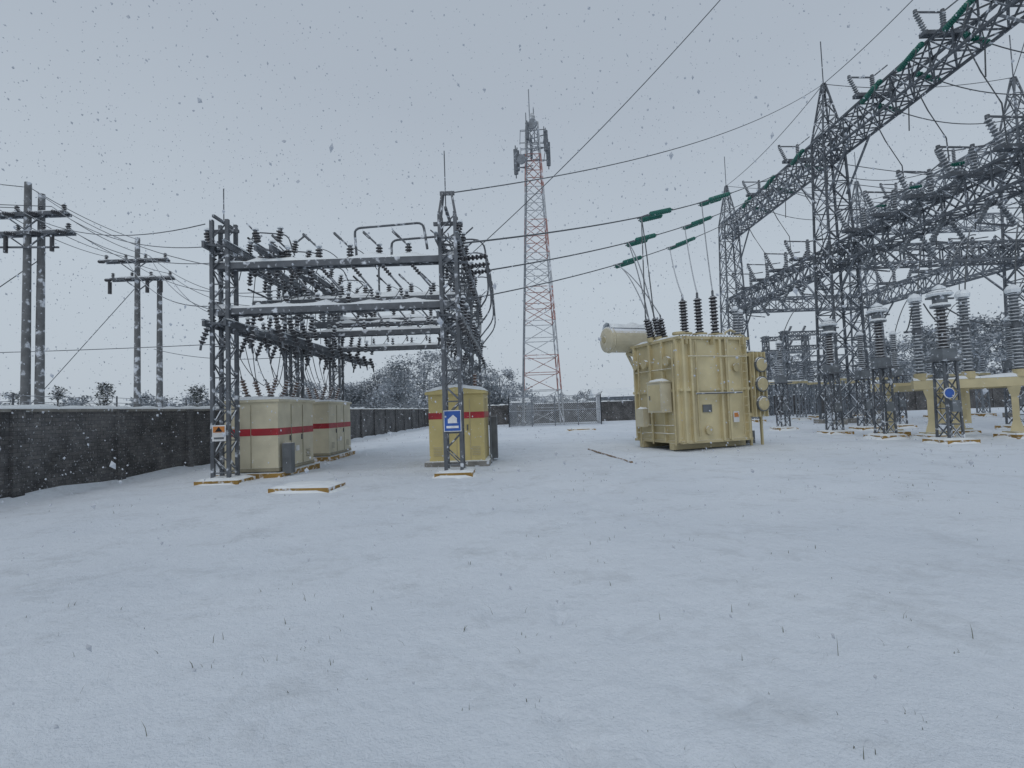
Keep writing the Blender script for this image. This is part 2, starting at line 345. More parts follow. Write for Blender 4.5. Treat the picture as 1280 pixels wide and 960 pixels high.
def xbeam(Y,Z,h=0.2):
    for dy in (-0.14,0.14):
        bar(st,(XL-0.25,Y+dy,Z),(XR+0.25,Y+dy,Z),0.07,STEEL,h); 
    snowline(st,(XL-0.25,Y,Z),(XR+0.25,Y,Z),0.36,h/2)
    for i in range(9):
        x=XL+i*(XR-XL)/8; bar(st,(x,Y-0.16,Z-h/2+0.02),(x+0.5,Y+0.16,Z-h/2+0.02),0.05,STEEL)
for i,Y in enumerate(ROWS):
    xbeam(Y,5.85,0.16); xbeam(Y,4.6,0.16)
    if i==1: xbeam(Y+2.2,5.3,0.12); xbeam(Y-2.2,5.3,0.12)
def ybeam(X,Z,h=0.16,off=0.28):
    for dx in (-off,off):
        bar(st,(X+dx,ROWS[0]-0.5,Z),(X+dx,ROWS[-1]+0.5,Z),0.07,STEEL,h); snowline(st,(X+dx,ROWS[0]-0.5,Z),(X+dx,ROWS[-1]+0.5,Z),0.13,h/2)
    y=ROWS[0]-0.4
    while y<ROWS[-1]+0.4: bar(st,(X-off,y,Z+0.02),(X+off,y+0.3,Z+0.02),0.05,STEEL); y+=0.6
for X in (XL,XR):
    ybeam(X,6.35); ybeam(X,4.25); 
ybeam(XL+1.3,6.2,0.12,0.2); ybeam(XL+1.3,3.95,0.12,0.2)
st.build()
sw=MB('disconnect_switches')
def post(x,y,z,h=0.4,r=0.085,tx=0,ty=0,mat=PORC,sh=4):
    b=Vector((x+tx,y+ty,z+h)); insul(sw,(x,y,z),b,r,mat,sh); tube(sw,b,b+Vector((tx*0.2,ty*0.2,0.06)),r*0.5,STEEL); lathe(sw,b+Vector((0,0,.05)),b+Vector((0,0,.13)),[(0,r*.9),(0.5,r*.8),(1,r*.2)],SNOWC,7)
    return b
for Y in (ROWS[0],ROWS[1],ROWS[2]):
    for X in (-6.0,-5.15,-4.3,-3.5,-2.7):
        b=post(X,Y,5.96,0.32,0.1)
        bar(sw,(X-0.22,Y,5.95),(X+0.22,Y,5.95),0.14,STEEL,0.05)
        bar(sw,b,b+Vector((-0.42,U(-.1,.1),0.42)),0.045,STEEL); tube(sw,b+Vector((-0.25,0,0.25)),b+Vector((-0.42,0,0.42)),0.04,PORC)
        a=Vector((X+0.1,Y-0.1,5.72)); c=a+Vector((0.5,-0.05,-0.62)); insul(sw,a,a.lerp(c,0.45),0.06,PORC,4); tube(sw,a.lerp(c,0.45),c,0.028,STEEL); insul(sw,c,c+Vector((0,0.05,-0.22)),0.06,PORC,3)
        wire(sw,c,(X-0.1,Y+0.1,4.85),0.25,0.012,WIREM,10); post(X-0.1,Y+0.1,4.7,0.28,0.08,sh=3)
        if R()<0.6: wire(sw,b,(X+0.5,Y+0.9,5.9),-0.15,0.012,WIREM,8)
for X in (XL,XL+1.3,XR):
    y=ROWS[0]-0.2
    while y<ROWS[-1]+0.3:
        for dx in (-0.28,0.28):
            if R()<0.12: continue
            b=post(X+dx,y,6.45,U(.27,.33),0.1,tx=dx*0.2)
            if R()<0.6: bar(sw,b,b+Vector((dx*1.0,0.1,0.28)),0.04,STEEL)
            insul(sw,(X+dx,y+0.2,6.25),(X+dx*1.2,y+0.25,5.85),0.09,PORC,4)
            if R()<0.6: wire(sw,(X+dx*1.2,y+0.25,5.85),(X+dx,y+0.1,4.75),U(0.05,0.2),0.012,WIREM,8)
            if R()<0.9:
                post(X+dx,y+0.15,4.34,0.38,0.09,tx=dx*0.25)
                insul(sw,(X+dx,y-0.1,4.15),(X+dx*1.5,y-0.15,3.72),0.09,PORC,4); tube(sw,(X+dx*1.5,y-0.15,3.72),(X+dx*1.6,y-0.15,3.55),0.03,STEEL)
            if R()<0.4: wire(sw,(X+dx*1.6,y-0.15,3.55),(X+dx+U(-.2,.4),y+U(-.3,.3),2.7),U(0.0,0.2),0.012,WIREM,8)
        y+=0.98
for (x,y,z) in ((-7.1,15.0,4.9),(-6.7,16.2,4.9),(-6.3,17.2,4.9),(-6.9,19.4,4.9)):
    bar(sw,(x-.4,y,4.85),(x+.4,y,4.85),0.07,STEEL); insul(sw,(x,y,z),(x,y,z+0.6),0.1,PORCG,6); tube(sw,(x,y,z+.6),(x,y,z+.72),0.05,STEEL); wire(sw,(x,y,z+.7),(x+.4,y+.2,z+1.2),0.1,0.012)
for i in range(16):
    x=U(XL,XL+1.6); y=U(ROWS[0],ROWS[2]); wire(sw,(x,y,6.4),(x+U(-.5,.8),y+U(-.8,.8),U(5.5,6.3)),U(-0.4,0.4),0.013,WIREM,10)
for i in range(14):
    x=U(XR-.3,XR+.5); y=U(ROWS[0],ROWS[2]); wire(sw,(x,y,U(6,6.8)),(x+U(-.2,.4),y+U(-.8,.8),U(4.5,5.5)),U(-0.3,0.3),0.013,WIREM,10)
sw.build()
bp_=MB('bus_pipes')
def arc(p,r=0.035,mat=STEEL,rd=0.18):
    "polyline with rounded corners"
    p=[Vector(q) for q in p]; o=[p[0]]
    for i in range(1,len(p)-1):
        a=p[i]+(p[i-1]-p[i]).normalized()*rd; b=p[i]+(p[i+1]-p[i]).normalized()*rd
        for t in (0,.25,.5,.75,1): o.append(a*(1-t)**2+p[i]*2*t*(1-t)+b*t*t)
    o.append(p[-1]); path(bp_,o,r,mat,8)
Y=ROWS[0]
arc([(-4.15,Y+.1,6.0),(-4.2,Y+.1,6.85),(-2.3,Y+.1,6.95),(-2.2,Y+.1,6.2)])
arc([(-3.3,Y+.6,6.0),(-3.3,Y+.6,6.65),(-1.9,Y+.6,6.72)])
arc([(-4.6,Y+4.2,6.0),(-4.6,Y+4.2,7.0),(-2.4,Y+4.2,7.05),(-2.4,Y+4.2,6.0)])
for i,(yy_,zz) in enumerate(((15.5,7.0),(17.5,7.2),(19.6,7.3),(21.5,7.4))):
    arc([(XR-0.2,yy_,6.8),(XR+0.1,yy_,zz),(XR+0.9,yy_,zz-0.05),(XR+1.0,yy_,5.2),(XR+0.3,yy_+.2,4.4)],0.028,rd=0.35)
for zz in (5.4,6.0,6.9):
    arc([(XL+0.3,14.5,zz),(XL+0.3,22.3,zz)],0.03)
for i in range(4):
    arc([(XL+.1+i*0.35,15+i*1.6,6.7),(XL+.2+i*0.35,15+i*1.6,7.25-0.08*i),(XL+1.1+i*.3,15.3+i*1.6,7.25-.08*i),(XL+1.3+i*.3,15.3+i*1.6,6.6)],0.022,rd=0.2)
bp_.build()

# ---------------- pads ----------------
def padg(mb,x,y,sx,sy,h,edge=PADY):
    box(mb,(x,y,h/2-0.05),(sx,sy,h+0.1),edge); snowcap(mb,(x,y,h),(sx*0.99,sy*0.99),8,8,0.07)
    # loose snow banked against the edge
    n=18; vs=[]
    for j in range(n+1):
        a=2*math.pi*j/n; ca,sa=math.cos(a),math.sin(a); m=1/max(abs(ca),abs(sa))
        px,py=ca*m*sx/2,sa*m*sy/2; q=0.5+0.9*noise.noise(Vector((x+px*2,y+py*2,1)))
        vs+=[(x+px*1.01,y+py*1.01,h*max(0.05,min(.95,q))),(x+px*1.25,y+py*1.25,-0.06)]
    mb.add(vs,[(2*j,2*j+1,2*j+3,2*j+2) for j in range(n)],SNOWC,True)
def pad(name,x,y,sx,sy,h=0.13,rz=0.0,edge=PADY):
    M=Matrix.Translation((x,y,0))@Matrix.Rotation(rz,4,'Z'); mb=MB(name,M); padg(mb,0,0,sx,sy,h,edge); return mb.build()
pad('concrete_footing',XL,ROWS[0],1.15,0.9,0.12); pad('concrete_footing',XR,ROWS[0],1.0,0.8,0.11)
pad('concrete_slab',-4.85,12.05,1.45,0.85,0.1,-0.12)
for X in (XL,XR):
    for Y in ROWS[1:]: pad('concrete_footing',X,Y,1.0,0.9,0.1)

# ---------------- circuit breaker cabinets ----------------
def cabinet(x0,y0,w_,d_,h_,rz,name='circuit_breaker_cabinet'):
    M=Matrix.Translation((x0,y0,0))@Matrix.Rotation(rz,4,'Z'); mb=MB(name,M)   # origin = near right corner, body extends -x, +y
    cx,cy=-w_/2,d_/2; z0=0.22
    box(mb,(cx,cy,0.06),(w_+0.3,d_+0.3,0.2),PADY); snowcap(mb,(cx,cy,0.16),(w_+0.3,d_+0.3),8,8,0.04)
    box(mb,(cx,cy,z0+h_/2),(w_,d_,h_),CREAM); box(mb,(cx,cy,z0+0.03),(w_+0.04,d_+0.04,0.1),SEAM)
    box(mb,(cx,cy,z0+h_+0.03),(w_+0.12,d_+0.12,0.07),CREAM); snowcap(mb,(cx,cy,z0+h_+0.065),(w_+0.14,d_+0.14),8,10,0.11)
    zs=z0+h_*0.56
    box(mb,(cx,cy,zs),(w_+0.012,d_+0.012,0.2),RED)
    box(mb,(cx,-0.004,z0+h_*0.5),(0.015,0.022,h_*0.92),SEAM)
    for sy in (0.34,0.67):
        box(mb,(0.004,d_*sy,z0+h_*0.5),(0.022,0.02,h_*0.92),SEAM); box(mb,(0.02,d_*sy-0.1,z0+h_*0.45),(0.03,0.03,0.16),GREYBOX)
    for k in range(5): box(mb,(0.006,d_*0.17,z0+0.25+k*0.05),(0.02,0.3,0.02),SEAM); box(mb,(0.006,d_*0.83,z0+0.25+k*0.05),(0.02,0.3,0.02),SEAM)
    box(mb,(0.01,d_*0.5,z0+h_*0.28),(0.03,0.22,0.16),WHITE)
    for i in range(3):
        for s_ in (-1,1):
            y=d_*(0.2+0.3*i); a=Vector((cx+s_*w_*0.2,y,z0+h_+0.06)); b=a+Vector((s_*0.2,0,0.62)); tube(mb,a,a.lerp(b,0.2),0.1,GREYBOX); insul(mb,a.lerp(b,0.18),b,0.085,PORCB,6); tube(mb,b,b+Vector((s_*.03,0,.1)),0.025,STEEL); wire(mb,b,b+Vector((s_*.3,U(-.3,.3),1.1)),U(-.2,.2),.012,WIREM,8)
    return mb
c=cabinet(-6.65,14.5,1.55,2.4,1.95,-0.02); 
box(c,(0.2,0.2,0.55),(0.25,0.25,0.85),GREYBOX); c.build()
c=cabinet(-7.05,19.6,1.6,2.6,1.98,0.0); c.build()

# ---------------- yellow kiosk ----------------
M=Matrix.Translation((-1.75,16.9,0))@Matrix.Rotation(-0.03,4,'Z'); k=MB('metal_clad_switchgear_kiosk',M)
box(k,(0,0,0.05),(2.0,2.1,0.22),CONC); snowcap(k,(0,0,.16),(2.0,2.1),8,8,.05); box(k,(0,0,1.2),(1.72,1.8,2.1),YELK); 
rw,rd=1.9,2.0; z0=2.25
k.add([(-rw/2,-rd/2,z0),(rw/2,-rd/2,z0),(rw/2,rd/2,z0),(-rw/2,rd/2,z0),(-rw/2,-rd/2,z0+.08),(rw/2,-rd/2,z0+.08),(rw/2,rd/2,z0+.08),(-rw/2,rd/2,z0+.08),(0,-rd/2,z0+.22),(0,rd/2,z0+.22)],[(3,2,1,0),(0,1,5,8,4),(3,7,9,6,2),(1,2,6,5),(0,4,7,3),(5,6,9,8),(4,8,9,7)],YELK)
vs=[]
for j in range(9):
    for i in range(13):
        u=i/12*2-1; v=j/8*2-1; e=max(0,(1-abs(u)**8)*(1-abs(v)**8))**.5
        vs.append((u*rw/2*1.02,v*rd/2*1.02,z0+.075+.14*(1-abs(u))+e*(0.11+0.05*noise.noise(Vector((u*3,v*3,2))))))
k.add(vs,[(j*13+i,j*13+i+1,(j+1)*13+i+1,(j+1)*13+i) for j in range(8) for i in range(12)],SNOWC,True)
box(k,(0,0,1.58),(1.735,1.815,0.2),RED)
for x in (-0.43,0,0.43): box(k,(x,-0.9,1.15),(0.02,0.03,1.9),YELD)
for y in (-0.45,0,0.45): box(k,(0.86,y,1.15),(0.03,0.02,1.9),YELD)
for j in range(6): box(k,(-0.6,-0.905,0.35+j*.05),(0.26,0.02,0.02),YELD); box(k,(0.6,-0.905,0.35+j*.05),(0.26,0.02,0.02),YELD)
for x in (-0.08,0.35): box(k,(x,-0.92,1.2),(0.03,0.05,0.18),GREYBOX)
for i in range(3): 
    a=Vector((-0.5+0.5*i,0.2,2.45)); insul(k,a,a+Vector((0.0,0.1,0.5)),0.08,PORCB,5)
box(k,(1.05,0.6,0.8),(0.25,0.4,1.4),GREYBOX); tube(k,(1.0,-.2,0),(1.0,-.2,2.4),0.03,STEEL)
k.build()
s=MB('warning_sign'); box(s,(XL,ROWS[0]-0.29,1.35),(0.36,0.015,0.42),WHITE); box(s,(XL,ROWS[0]-0.30,1.45),(0.3,0.012,0.16),ORNG); s.add([(XL-.1,ROWS[0]-0.31,1.39),(XL+.1,ROWS[0]-0.31,1.39),(XL,ROWS[0]-0.31,1.52)],[(0,1,2)],BLACK); box(s,(XL,ROWS[0]-0.30,1.22),(0.26,0.012,0.05),GREYBOX); s.build()
s=MB('blue_notice_sign'); box(s,(XR,ROWS[0]-0.29,1.46),(0.46,0.015,0.56),WHITE); box(s,(XR,ROWS[0]-0.30,1.46),(0.42,0.012,0.52),BLUE); 
s.add([(XR-.12,ROWS[0]-0.31,1.40),(XR+.12,ROWS[0]-0.31,1.40),(XR+.12,ROWS[0]-0.31,1.53),(XR+.02,ROWS[0]-0.31,1.62),(XR-.12,ROWS[0]-0.31,1.5)],[(0,1,2,3,4)],WHITE); box(s,(XR,ROWS[0]-0.31,1.3),(0.32,0.01,0.06),WHITE); s.build()

# ---------------- power transformer ----------------
M=Matrix.Translation((6.1,18.5,0))@Matrix.Rotation(math.radians(20),4,'Z')
par=bpy.data.objects.new('power_transformer',None); scene.collection.objects.link(par)
t=MB('tank',M,par); Wt,Dt,Ht=3.05,2.9,3.85; z0=0.25
box(t,(Wt/2,Dt/2,z0+Ht/2),(Wt,Dt,Ht),YEL)
for y in (0.5,2.4): box(t,(Wt/2,y,0.14),(Wt+0.3,0.25,0.24),YELD)
box(t,(Wt/2,Dt/2,z0+Ht),(Wt+0.2,Dt+0.2,0.1),YELD)
box(t,(Wt/2,Dt/2,z0+0.05),(Wt+0.16,Dt+0.16,0.1),YELD)
box(t,(Wt/2,Dt/2,2.2),(Wt+0.15,Dt+0.15,0.10),YEL)
for x in (0.08,0.42,1.75,2.1,2.95): box(t,(x,-0.06,z0+Ht/2),(0.09,0.14,Ht-0.1),YEL)
for y in (0.1,0.9,1.7,2.75): box(t,(-0.06,y,z0+Ht/2),(0.14,0.09,Ht-0.1),YEL)
# lid bolts
for i in range(22): x=0.0+i*0.145; tube(t,(x,-0.06,z0+Ht+0.05),(x,-0.06,z0+Ht+0.09),0.02,GREYBOX,6)
snowcap(t,(Wt/2,Dt/2,z0+Ht+0.05),(Wt+0.2,Dt+0.2),14,14,0.16)
t.build()
t=MB('pipes_and_cabinets',M,par)
tube(t,(0.6,-0.17,0.5),(0.6,-0.17,4.0),0.045,YELD); tube(t,(1.95,-0.17,0.35),(1.95,-0.17,4.1),0.04,YELD); tube(t,(0.5,-0.2,2.05),(2.6,-0.2,2.05),0.03,STEEL)
tube(t,(0.2,-0.2,3.4),(2.9,-0.2,3.4),0.025,YELD)
box(t,(-0.3,0.9,1.95),(0.45,0.85,1.1),CREAM); box(t,(-0.3,0.9,2.53),(0.5,0.9,0.05),CREAM); snowcap(t,(-0.3,0.9,2.56),(0.5,0.9),5,5,0.1); box(t,(-0.53,0.9,1.95),(0.02,0.7,0.95),YEL); box(t,(-0.545,1.15,1.95),(0.03,0.04,0.16),GREYBOX)
box(t,(-0.25,2.1,1.2),(0.3,0.5,0.7),CREAM); snowcap(t,(-0.25,2.1,1.55),(0.32,0.52),4,4,0.07)
box(t,(2.3,-0.16,1.15),(0.26,0.02,0.4),WHITE); box(t,(2.3,-0.175,1.22),(0.2,0.01,0.16),ORNG)
box(t,(1.1,-0.03,1.5),(0.4,0.03,0.28),GREYBOX)
for z in (0.6,0.9,3.0): tube(t,(-0.15,0.25,z),(-0.15,2.6,z),0.03,YELD)
for y in (0.15,1.5,2.3): tube(t,(-0.22,y,0.2),(-0.22,y,3.9),0.035,YELD)
for y in (0.5,1.9,2.5): 
    for z in (3.3,): lathe(t,(0,y,z),(-0.25,y,z),[(0,.12),(.5,.12),(.52,.18),(1,.18)],YELD,12)
for (x,z) in ((1.1,0.7),(2.5,3.0)): lathe(t,(x,-0.01,z),(x,-0.12,z),[(0,.12),(.5,.12),(.52,.16),(1,.16)],YELD,14)
for (x,y,hh) in ((0.5,0.6,0.3),(2.5,2.2,0.35),(1.2,2.2,0.25),(0.5,1.7,0.3)): lathe(t,(x,y,z0+Ht),(x,y,z0+Ht+hh),[(0,.2),(0.7,.2),(0.72,.25),(1,.24)],YELD,12)
path(t,[(2.6,0.6,4.1),(2.7,0.6,4.45),(2.9,0.6,4.55),(3.4,0.6,4.4),(3.55,0.6,3.9),(3.55,0.6,3.4)],0.06,YELD,8)
path(t,[(0.5,3.4,4.1),(0.7,2.9,4.3),(0.9,2.4,4.4),(1.0,2.0,4.4)],0.05,YELD,8)
for x in (0.2,1.4,2.8): box(t,(x,-0.12,z0+Ht-0.1),(0.05,0.2,0.3),YELD)
for z in [0.6+0.32*i for i in range(11)]: bar(t,(2.62,-0.2,z),(2.88,-0.2,z),0.022,YELD)
for x in (2.62,2.88): bar(t,(x,-.2,.5),(x,-.2,4.1),0.025,YELD)
t.build()
t=MB('conservator_tank',M,par)
a=Vector((-0.95,3.5,4.5)); b=Vector((1.7,3.5,4.5)); lathe(t,a,b,[(-0.03,.25),(0,.48),(0.015,.54),(0.05,.54),(0.06,.57),(0.08,.54),(0.92,.54),(0.94,.57),(0.95,.54),(1,.48)],CREAM,28)
lathe(t,a+Vector((-0.05,0,0)),a+Vector((-0.1,0,0)),[(0,.16),(1,.14)],YELD,16)
snowline(t,a+Vector((0.05,0,0)),b,0.7,0.47)
for x in (0.2,1.3): bar(t,(x,2.9,3.75),(x,3.7,3.95),0.14,YELD); bar(t,(x,2.9,2.9),(x,3.65,3.88),0.1,YELD)
t.build()
t=MB('bushings',M,par)
HV=[(0.9,0.75),(1.6,0.75),(2.35,0.75)]; tops=[]
for i,(x,y) in enumerate(HV):
    hh=1.25+0.12*i
    lathe(t,(x,y,z0+Ht),(x,y,z0+Ht+0.3),[(0,.24),(.8,.22),(.82,.28),(1,.28)],YELD,14)
    a=Vector((x,y,z0+Ht+.3)); b=a+Vector((-0.03,0,hh)); insul(t,a,b,0.165,BLACK,11,0.6,12); tube(t,b,b+Vector((0,0,0.22)),0.045,STEEL); tops.append(M@(b+Vector((0,0,0.22))))
LV=[(-0.05+0.0,1.6),(0.12,1.3),(0.3,1.9),(0.45,1.35),(0.65,1.8)]; ltops=[]
for (x,y) in LV:
    a=Vector((x,y,z0+Ht+0.05)); b=a+Vector((-0.18,0,0.9)); tube(t,a,a.lerp(b,.2),0.13,YELD); insul(t,a.lerp(b,.18),b,0.12,BLACK,7,0.6,10); tube(t,b,b+Vector((-.02,0,.14)),0.03,STEEL); ltops.append(M@(b+Vector((-.02,0,.14))))
t.build()
t=MB('radiators',M,par)
for j in range(11):
    y=0.1+j*0.26; box(t,(Wt+0.62,y,2.35),(0.7,0.05,2.5),YEL); 
for k in range(4):
    x=Wt+0.33+k*0.19
    box(t,(x,-0.02,2.35),(0.035,0.10,2.5),YEL)
box(t,(Wt+0.3,1.4,3.5),(0.7,2.6,0.12),YELD); box(t,(Wt+0.3,1.4,1.2),(0.7,2.6,0.12),YELD)
snowcap(t,(Wt+0.62,1.35,3.62),(0.74,2.6),6,10,0.1)
for z in (1.6,2.35,3.1): 
    lathe(t,(Wt+0.62,-0.08,z),(Wt+0.62,-0.16,z),[(0,.30),(1,.30)],GREYBOX,18); lathe(t,(Wt+0.62,-0.165,z),(Wt+0.62,-0.19,z),[(0,.26),(1,.24)],YELD,16)
box(t,(Wt+0.55,0.7,0.3),(0.4,0.4,0.5),GREYBOX)
for x in (Wt+.35,Wt+.9): bar(t,(x,.3,0),(x,.3,1.2),0.08,YELD); bar(t,(x,2.4,0),(x,2.4,1.2),0.08,YELD)
for (x,y) in ((Wt+0.2,0.6),(Wt+0.95,1.1)):
    box(t,(x,y,4.3),(0.3,0.3,0.08),YELD); bar(t,(x,y,3.5),(x,y,4.3),0.08,YELD); insul(t,(x,y,4.35),(x,y,5.35),0.14,PORCG,9,0.6,10); lathe(t,(x,y,5.35),(x,y,5.5),[(0,.1),(.5,.12),(1,.03)],SNOWC,8); bar(t,(x-.35,y,4.3),(x+.35,y,4.3),0.08,YELD)
t.build()

# ---------------- telecom tower ----------------
TX,TY=3.1,54.0
tt=MB('telecom_tower'); H=32.5; zz=0; sec=0
def tw(z): return 4.1-(4.1-1.25)*min(1,z/H)
while zz<H-0.1:
    z1=min(H,zz+3.6); mat=TRED if sec%2 else TWHT
    lattice(tt,(TX,TY,zz),(TX,TY,z1),tw(zz),tw(z1),1.8,0.14,0.065,mat,xb=(zz>8)); zz=z1; sec+=1
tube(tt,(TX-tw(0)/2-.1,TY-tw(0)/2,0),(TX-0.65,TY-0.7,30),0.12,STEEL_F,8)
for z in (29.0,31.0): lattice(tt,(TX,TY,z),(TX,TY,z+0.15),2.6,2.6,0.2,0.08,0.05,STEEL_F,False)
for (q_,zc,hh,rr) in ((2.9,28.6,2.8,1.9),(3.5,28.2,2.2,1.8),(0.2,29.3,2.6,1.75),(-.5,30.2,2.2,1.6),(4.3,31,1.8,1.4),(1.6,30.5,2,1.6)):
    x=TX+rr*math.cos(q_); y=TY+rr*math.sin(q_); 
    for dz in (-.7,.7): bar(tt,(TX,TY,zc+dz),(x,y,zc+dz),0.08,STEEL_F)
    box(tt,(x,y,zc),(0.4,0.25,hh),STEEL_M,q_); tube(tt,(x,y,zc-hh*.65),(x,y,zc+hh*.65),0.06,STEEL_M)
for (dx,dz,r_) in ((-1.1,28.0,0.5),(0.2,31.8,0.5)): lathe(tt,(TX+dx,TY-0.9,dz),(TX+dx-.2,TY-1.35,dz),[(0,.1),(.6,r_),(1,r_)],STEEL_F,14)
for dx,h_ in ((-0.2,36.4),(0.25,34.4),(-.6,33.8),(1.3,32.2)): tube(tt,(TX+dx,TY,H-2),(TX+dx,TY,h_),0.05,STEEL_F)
lathe(tt,(TX+.05,TY-.3,H+.3),(TX+.05,TY-.3,H+1.0),[(0,.3),(.5,.34),(1,.15)],TWHT,10)
tt.build()
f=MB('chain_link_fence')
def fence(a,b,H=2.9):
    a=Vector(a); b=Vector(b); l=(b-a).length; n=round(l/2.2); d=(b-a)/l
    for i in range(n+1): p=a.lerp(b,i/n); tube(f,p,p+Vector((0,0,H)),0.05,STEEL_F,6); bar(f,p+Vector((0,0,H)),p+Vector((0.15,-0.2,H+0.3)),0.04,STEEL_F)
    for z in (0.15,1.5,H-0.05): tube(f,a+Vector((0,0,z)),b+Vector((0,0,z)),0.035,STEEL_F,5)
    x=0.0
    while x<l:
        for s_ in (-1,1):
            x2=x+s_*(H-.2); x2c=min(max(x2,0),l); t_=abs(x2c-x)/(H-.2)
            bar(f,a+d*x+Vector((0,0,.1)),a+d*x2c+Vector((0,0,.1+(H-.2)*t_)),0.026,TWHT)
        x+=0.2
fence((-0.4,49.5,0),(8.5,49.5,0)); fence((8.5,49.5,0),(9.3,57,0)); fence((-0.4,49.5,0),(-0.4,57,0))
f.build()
h=MB('equipment_shelter'); box(h,(0.9,55,1.2),(2.6,2.2,2.4),STEEL_F); box(h,(0.9,53.88,1.1),(.9,.06,2.0),POLE); snowcap(h,(0.9,55,2.4),(2.8,2.4),6,6,.2); h.build()
h=MB('distant_house'); box(h,(16.6,84,1.6),(6.5,5,3.2),STEEL_F)
h.add([(12.9,81,3.2),(20.3,81,3.2),(20.3,87,3.2),(12.9,87,3.2),(12.9,84,4.6),(20.3,84,4.6)],[(0,1,5,4),(2,3,4,5),(0,4,3),(1,2,5),(3,2,1,0)],SNOWC)
for x in (14.6,16.6,18.6): box(h,(x,81.49,2.2),(0.9,0.05,1.0),GREYBOX)
h.build()
p=MB('timber_pole'); tube(p,(2.95,20.4,0.03),(3.45,15.2,0.03),0.05,WOOD,8,0.04); p.build()
pad('concrete_slab',5.0,38,2.0,1.2,0.12)

# ---------------- gantry ----------------
gt=MB('lattice_gantry')
def gcol(X,Y,mat,top=23.2):
    lattice(gt,(X,Y,0.2),(X,Y,11.0),2.1,1.7,1.7,0.13,0.065,mat); lattice(gt,(X,Y,11.0),(X,Y,19.5),1.7,1.3,1.55,0.12,0.06,mat); lattice(gt,(X,Y,19.5),(X,Y,top),1.3,0.15,1.2,0.09,0.05,mat)
    tube(gt,(X,Y,top),(X,Y,top+3.0),0.035,mat,5)
    for sx in (-1,1):
        for sy in (-1,1): box(gt,(X+sx*1.05,Y+sy*1.05,0.12),(0.6,0.6,0.4),CONC)
def gbeam(a,b,hh=1.5,mat=STEEL_D):
    lattice(gt,a,b,1.3,1.3,1.35,0.12,0.065,mat,xb=True,h0=hh,h1=hh,horiz=True)
G1,G2=22.0,35.0
for X in (G1,G2):
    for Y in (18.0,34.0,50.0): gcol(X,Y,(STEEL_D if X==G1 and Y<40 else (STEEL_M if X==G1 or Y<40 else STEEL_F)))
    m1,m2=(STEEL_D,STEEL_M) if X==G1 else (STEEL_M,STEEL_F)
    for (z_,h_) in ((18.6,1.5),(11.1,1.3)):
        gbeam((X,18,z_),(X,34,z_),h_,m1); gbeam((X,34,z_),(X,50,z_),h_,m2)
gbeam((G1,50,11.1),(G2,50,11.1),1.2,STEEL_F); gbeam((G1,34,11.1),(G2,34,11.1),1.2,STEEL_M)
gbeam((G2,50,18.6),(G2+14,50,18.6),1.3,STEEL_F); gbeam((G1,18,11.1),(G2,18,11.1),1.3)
for X in (G1,G2):
    for Y in (34.0,50.0,18.0):
        for s_ in (-1,1):
            if 18<=Y+s_*3<=50: 
                for dx in (-0.6,0.6):
                    bar(gt,(X+dx,Y+s_*0.7,15.2),(X+dx,Y+s_*3.2,17.9),0.1,STEEL_M); bar(gt,(X+dx,Y+s_*0.7,8.2),(X+dx,Y+s_*3.0,10.5),0.1,STEEL_M)
gt.build()
dv=MB('high_voltage_disconnect_switch')
def vswitch(X,Y,Z,s=1.0):
    sm=STEEL_D if X<30 else STEEL_M
    box(dv,(X,Y,Z+0.1),(2.8*s,0.35,0.2),sm)
    for dx,ln in ((-1.15,-0.55),(0.0,0.0),(1.15,0.55)):
        a=Vector((X+dx*s,Y,Z+0.2)); b=a+Vector((ln*s,0,1.25*s)); insul(dv,a,b,0.17*s,PORCG,8,0.6,8); tube(dv,b,b+Vector((0,0,0.15)),0.09,STEEL)
        if dx==0: c=b
    a=Vector((X-1.7*s,Y,Z+1.5*s))
    bar(dv,c,a+Vector((0,0,.05)),0.07,STEEL); bar(dv,c,c+Vector((1.2*s,0,0.9*s*(1 if R()<0.5 else 0.15))),0.07,STEEL)
    path(dv,[b,b+Vector((.3,.3,.35)),b+Vector((.9,.5,.1)),b+Vector((1.2,.6,-1.2)),b+Vector((1.1,.6,-3))],0.035,WIREM)
for Y in (21.0,23.5,26,28.5,31,37,40,43,46): vswitch(G1,Y,11.85,0.95)
for Y in (28,31,38,42,46): vswitch(G2,Y,11.85,1.0)
for Y in (24.5,29.5,37.5,43.5): vswitch(G1,Y,19.45,0.8)
for Y in (27,32,39,45): vswitch(G2,Y,19.45,0.8)
for Y in (20.5,22.5,25,27,30,36.5,39,42,45):
    a=Vector((G1-.3,Y,10.4)); insul(dv,a,a+Vector((-.7,0,-1.1)),0.15,PORCG,8,0.6,8); bar(dv,a+Vector((-.7,0,-1.1)),a+Vector((0.9,0,-1.3)),0.07,STEEL)
    a=Vector((G1+.5,Y+.5,10.4)); insul(dv,a,a+Vector((.7,0,-1.1)),0.15,PORCG,8,0.6,8)
dv.build()

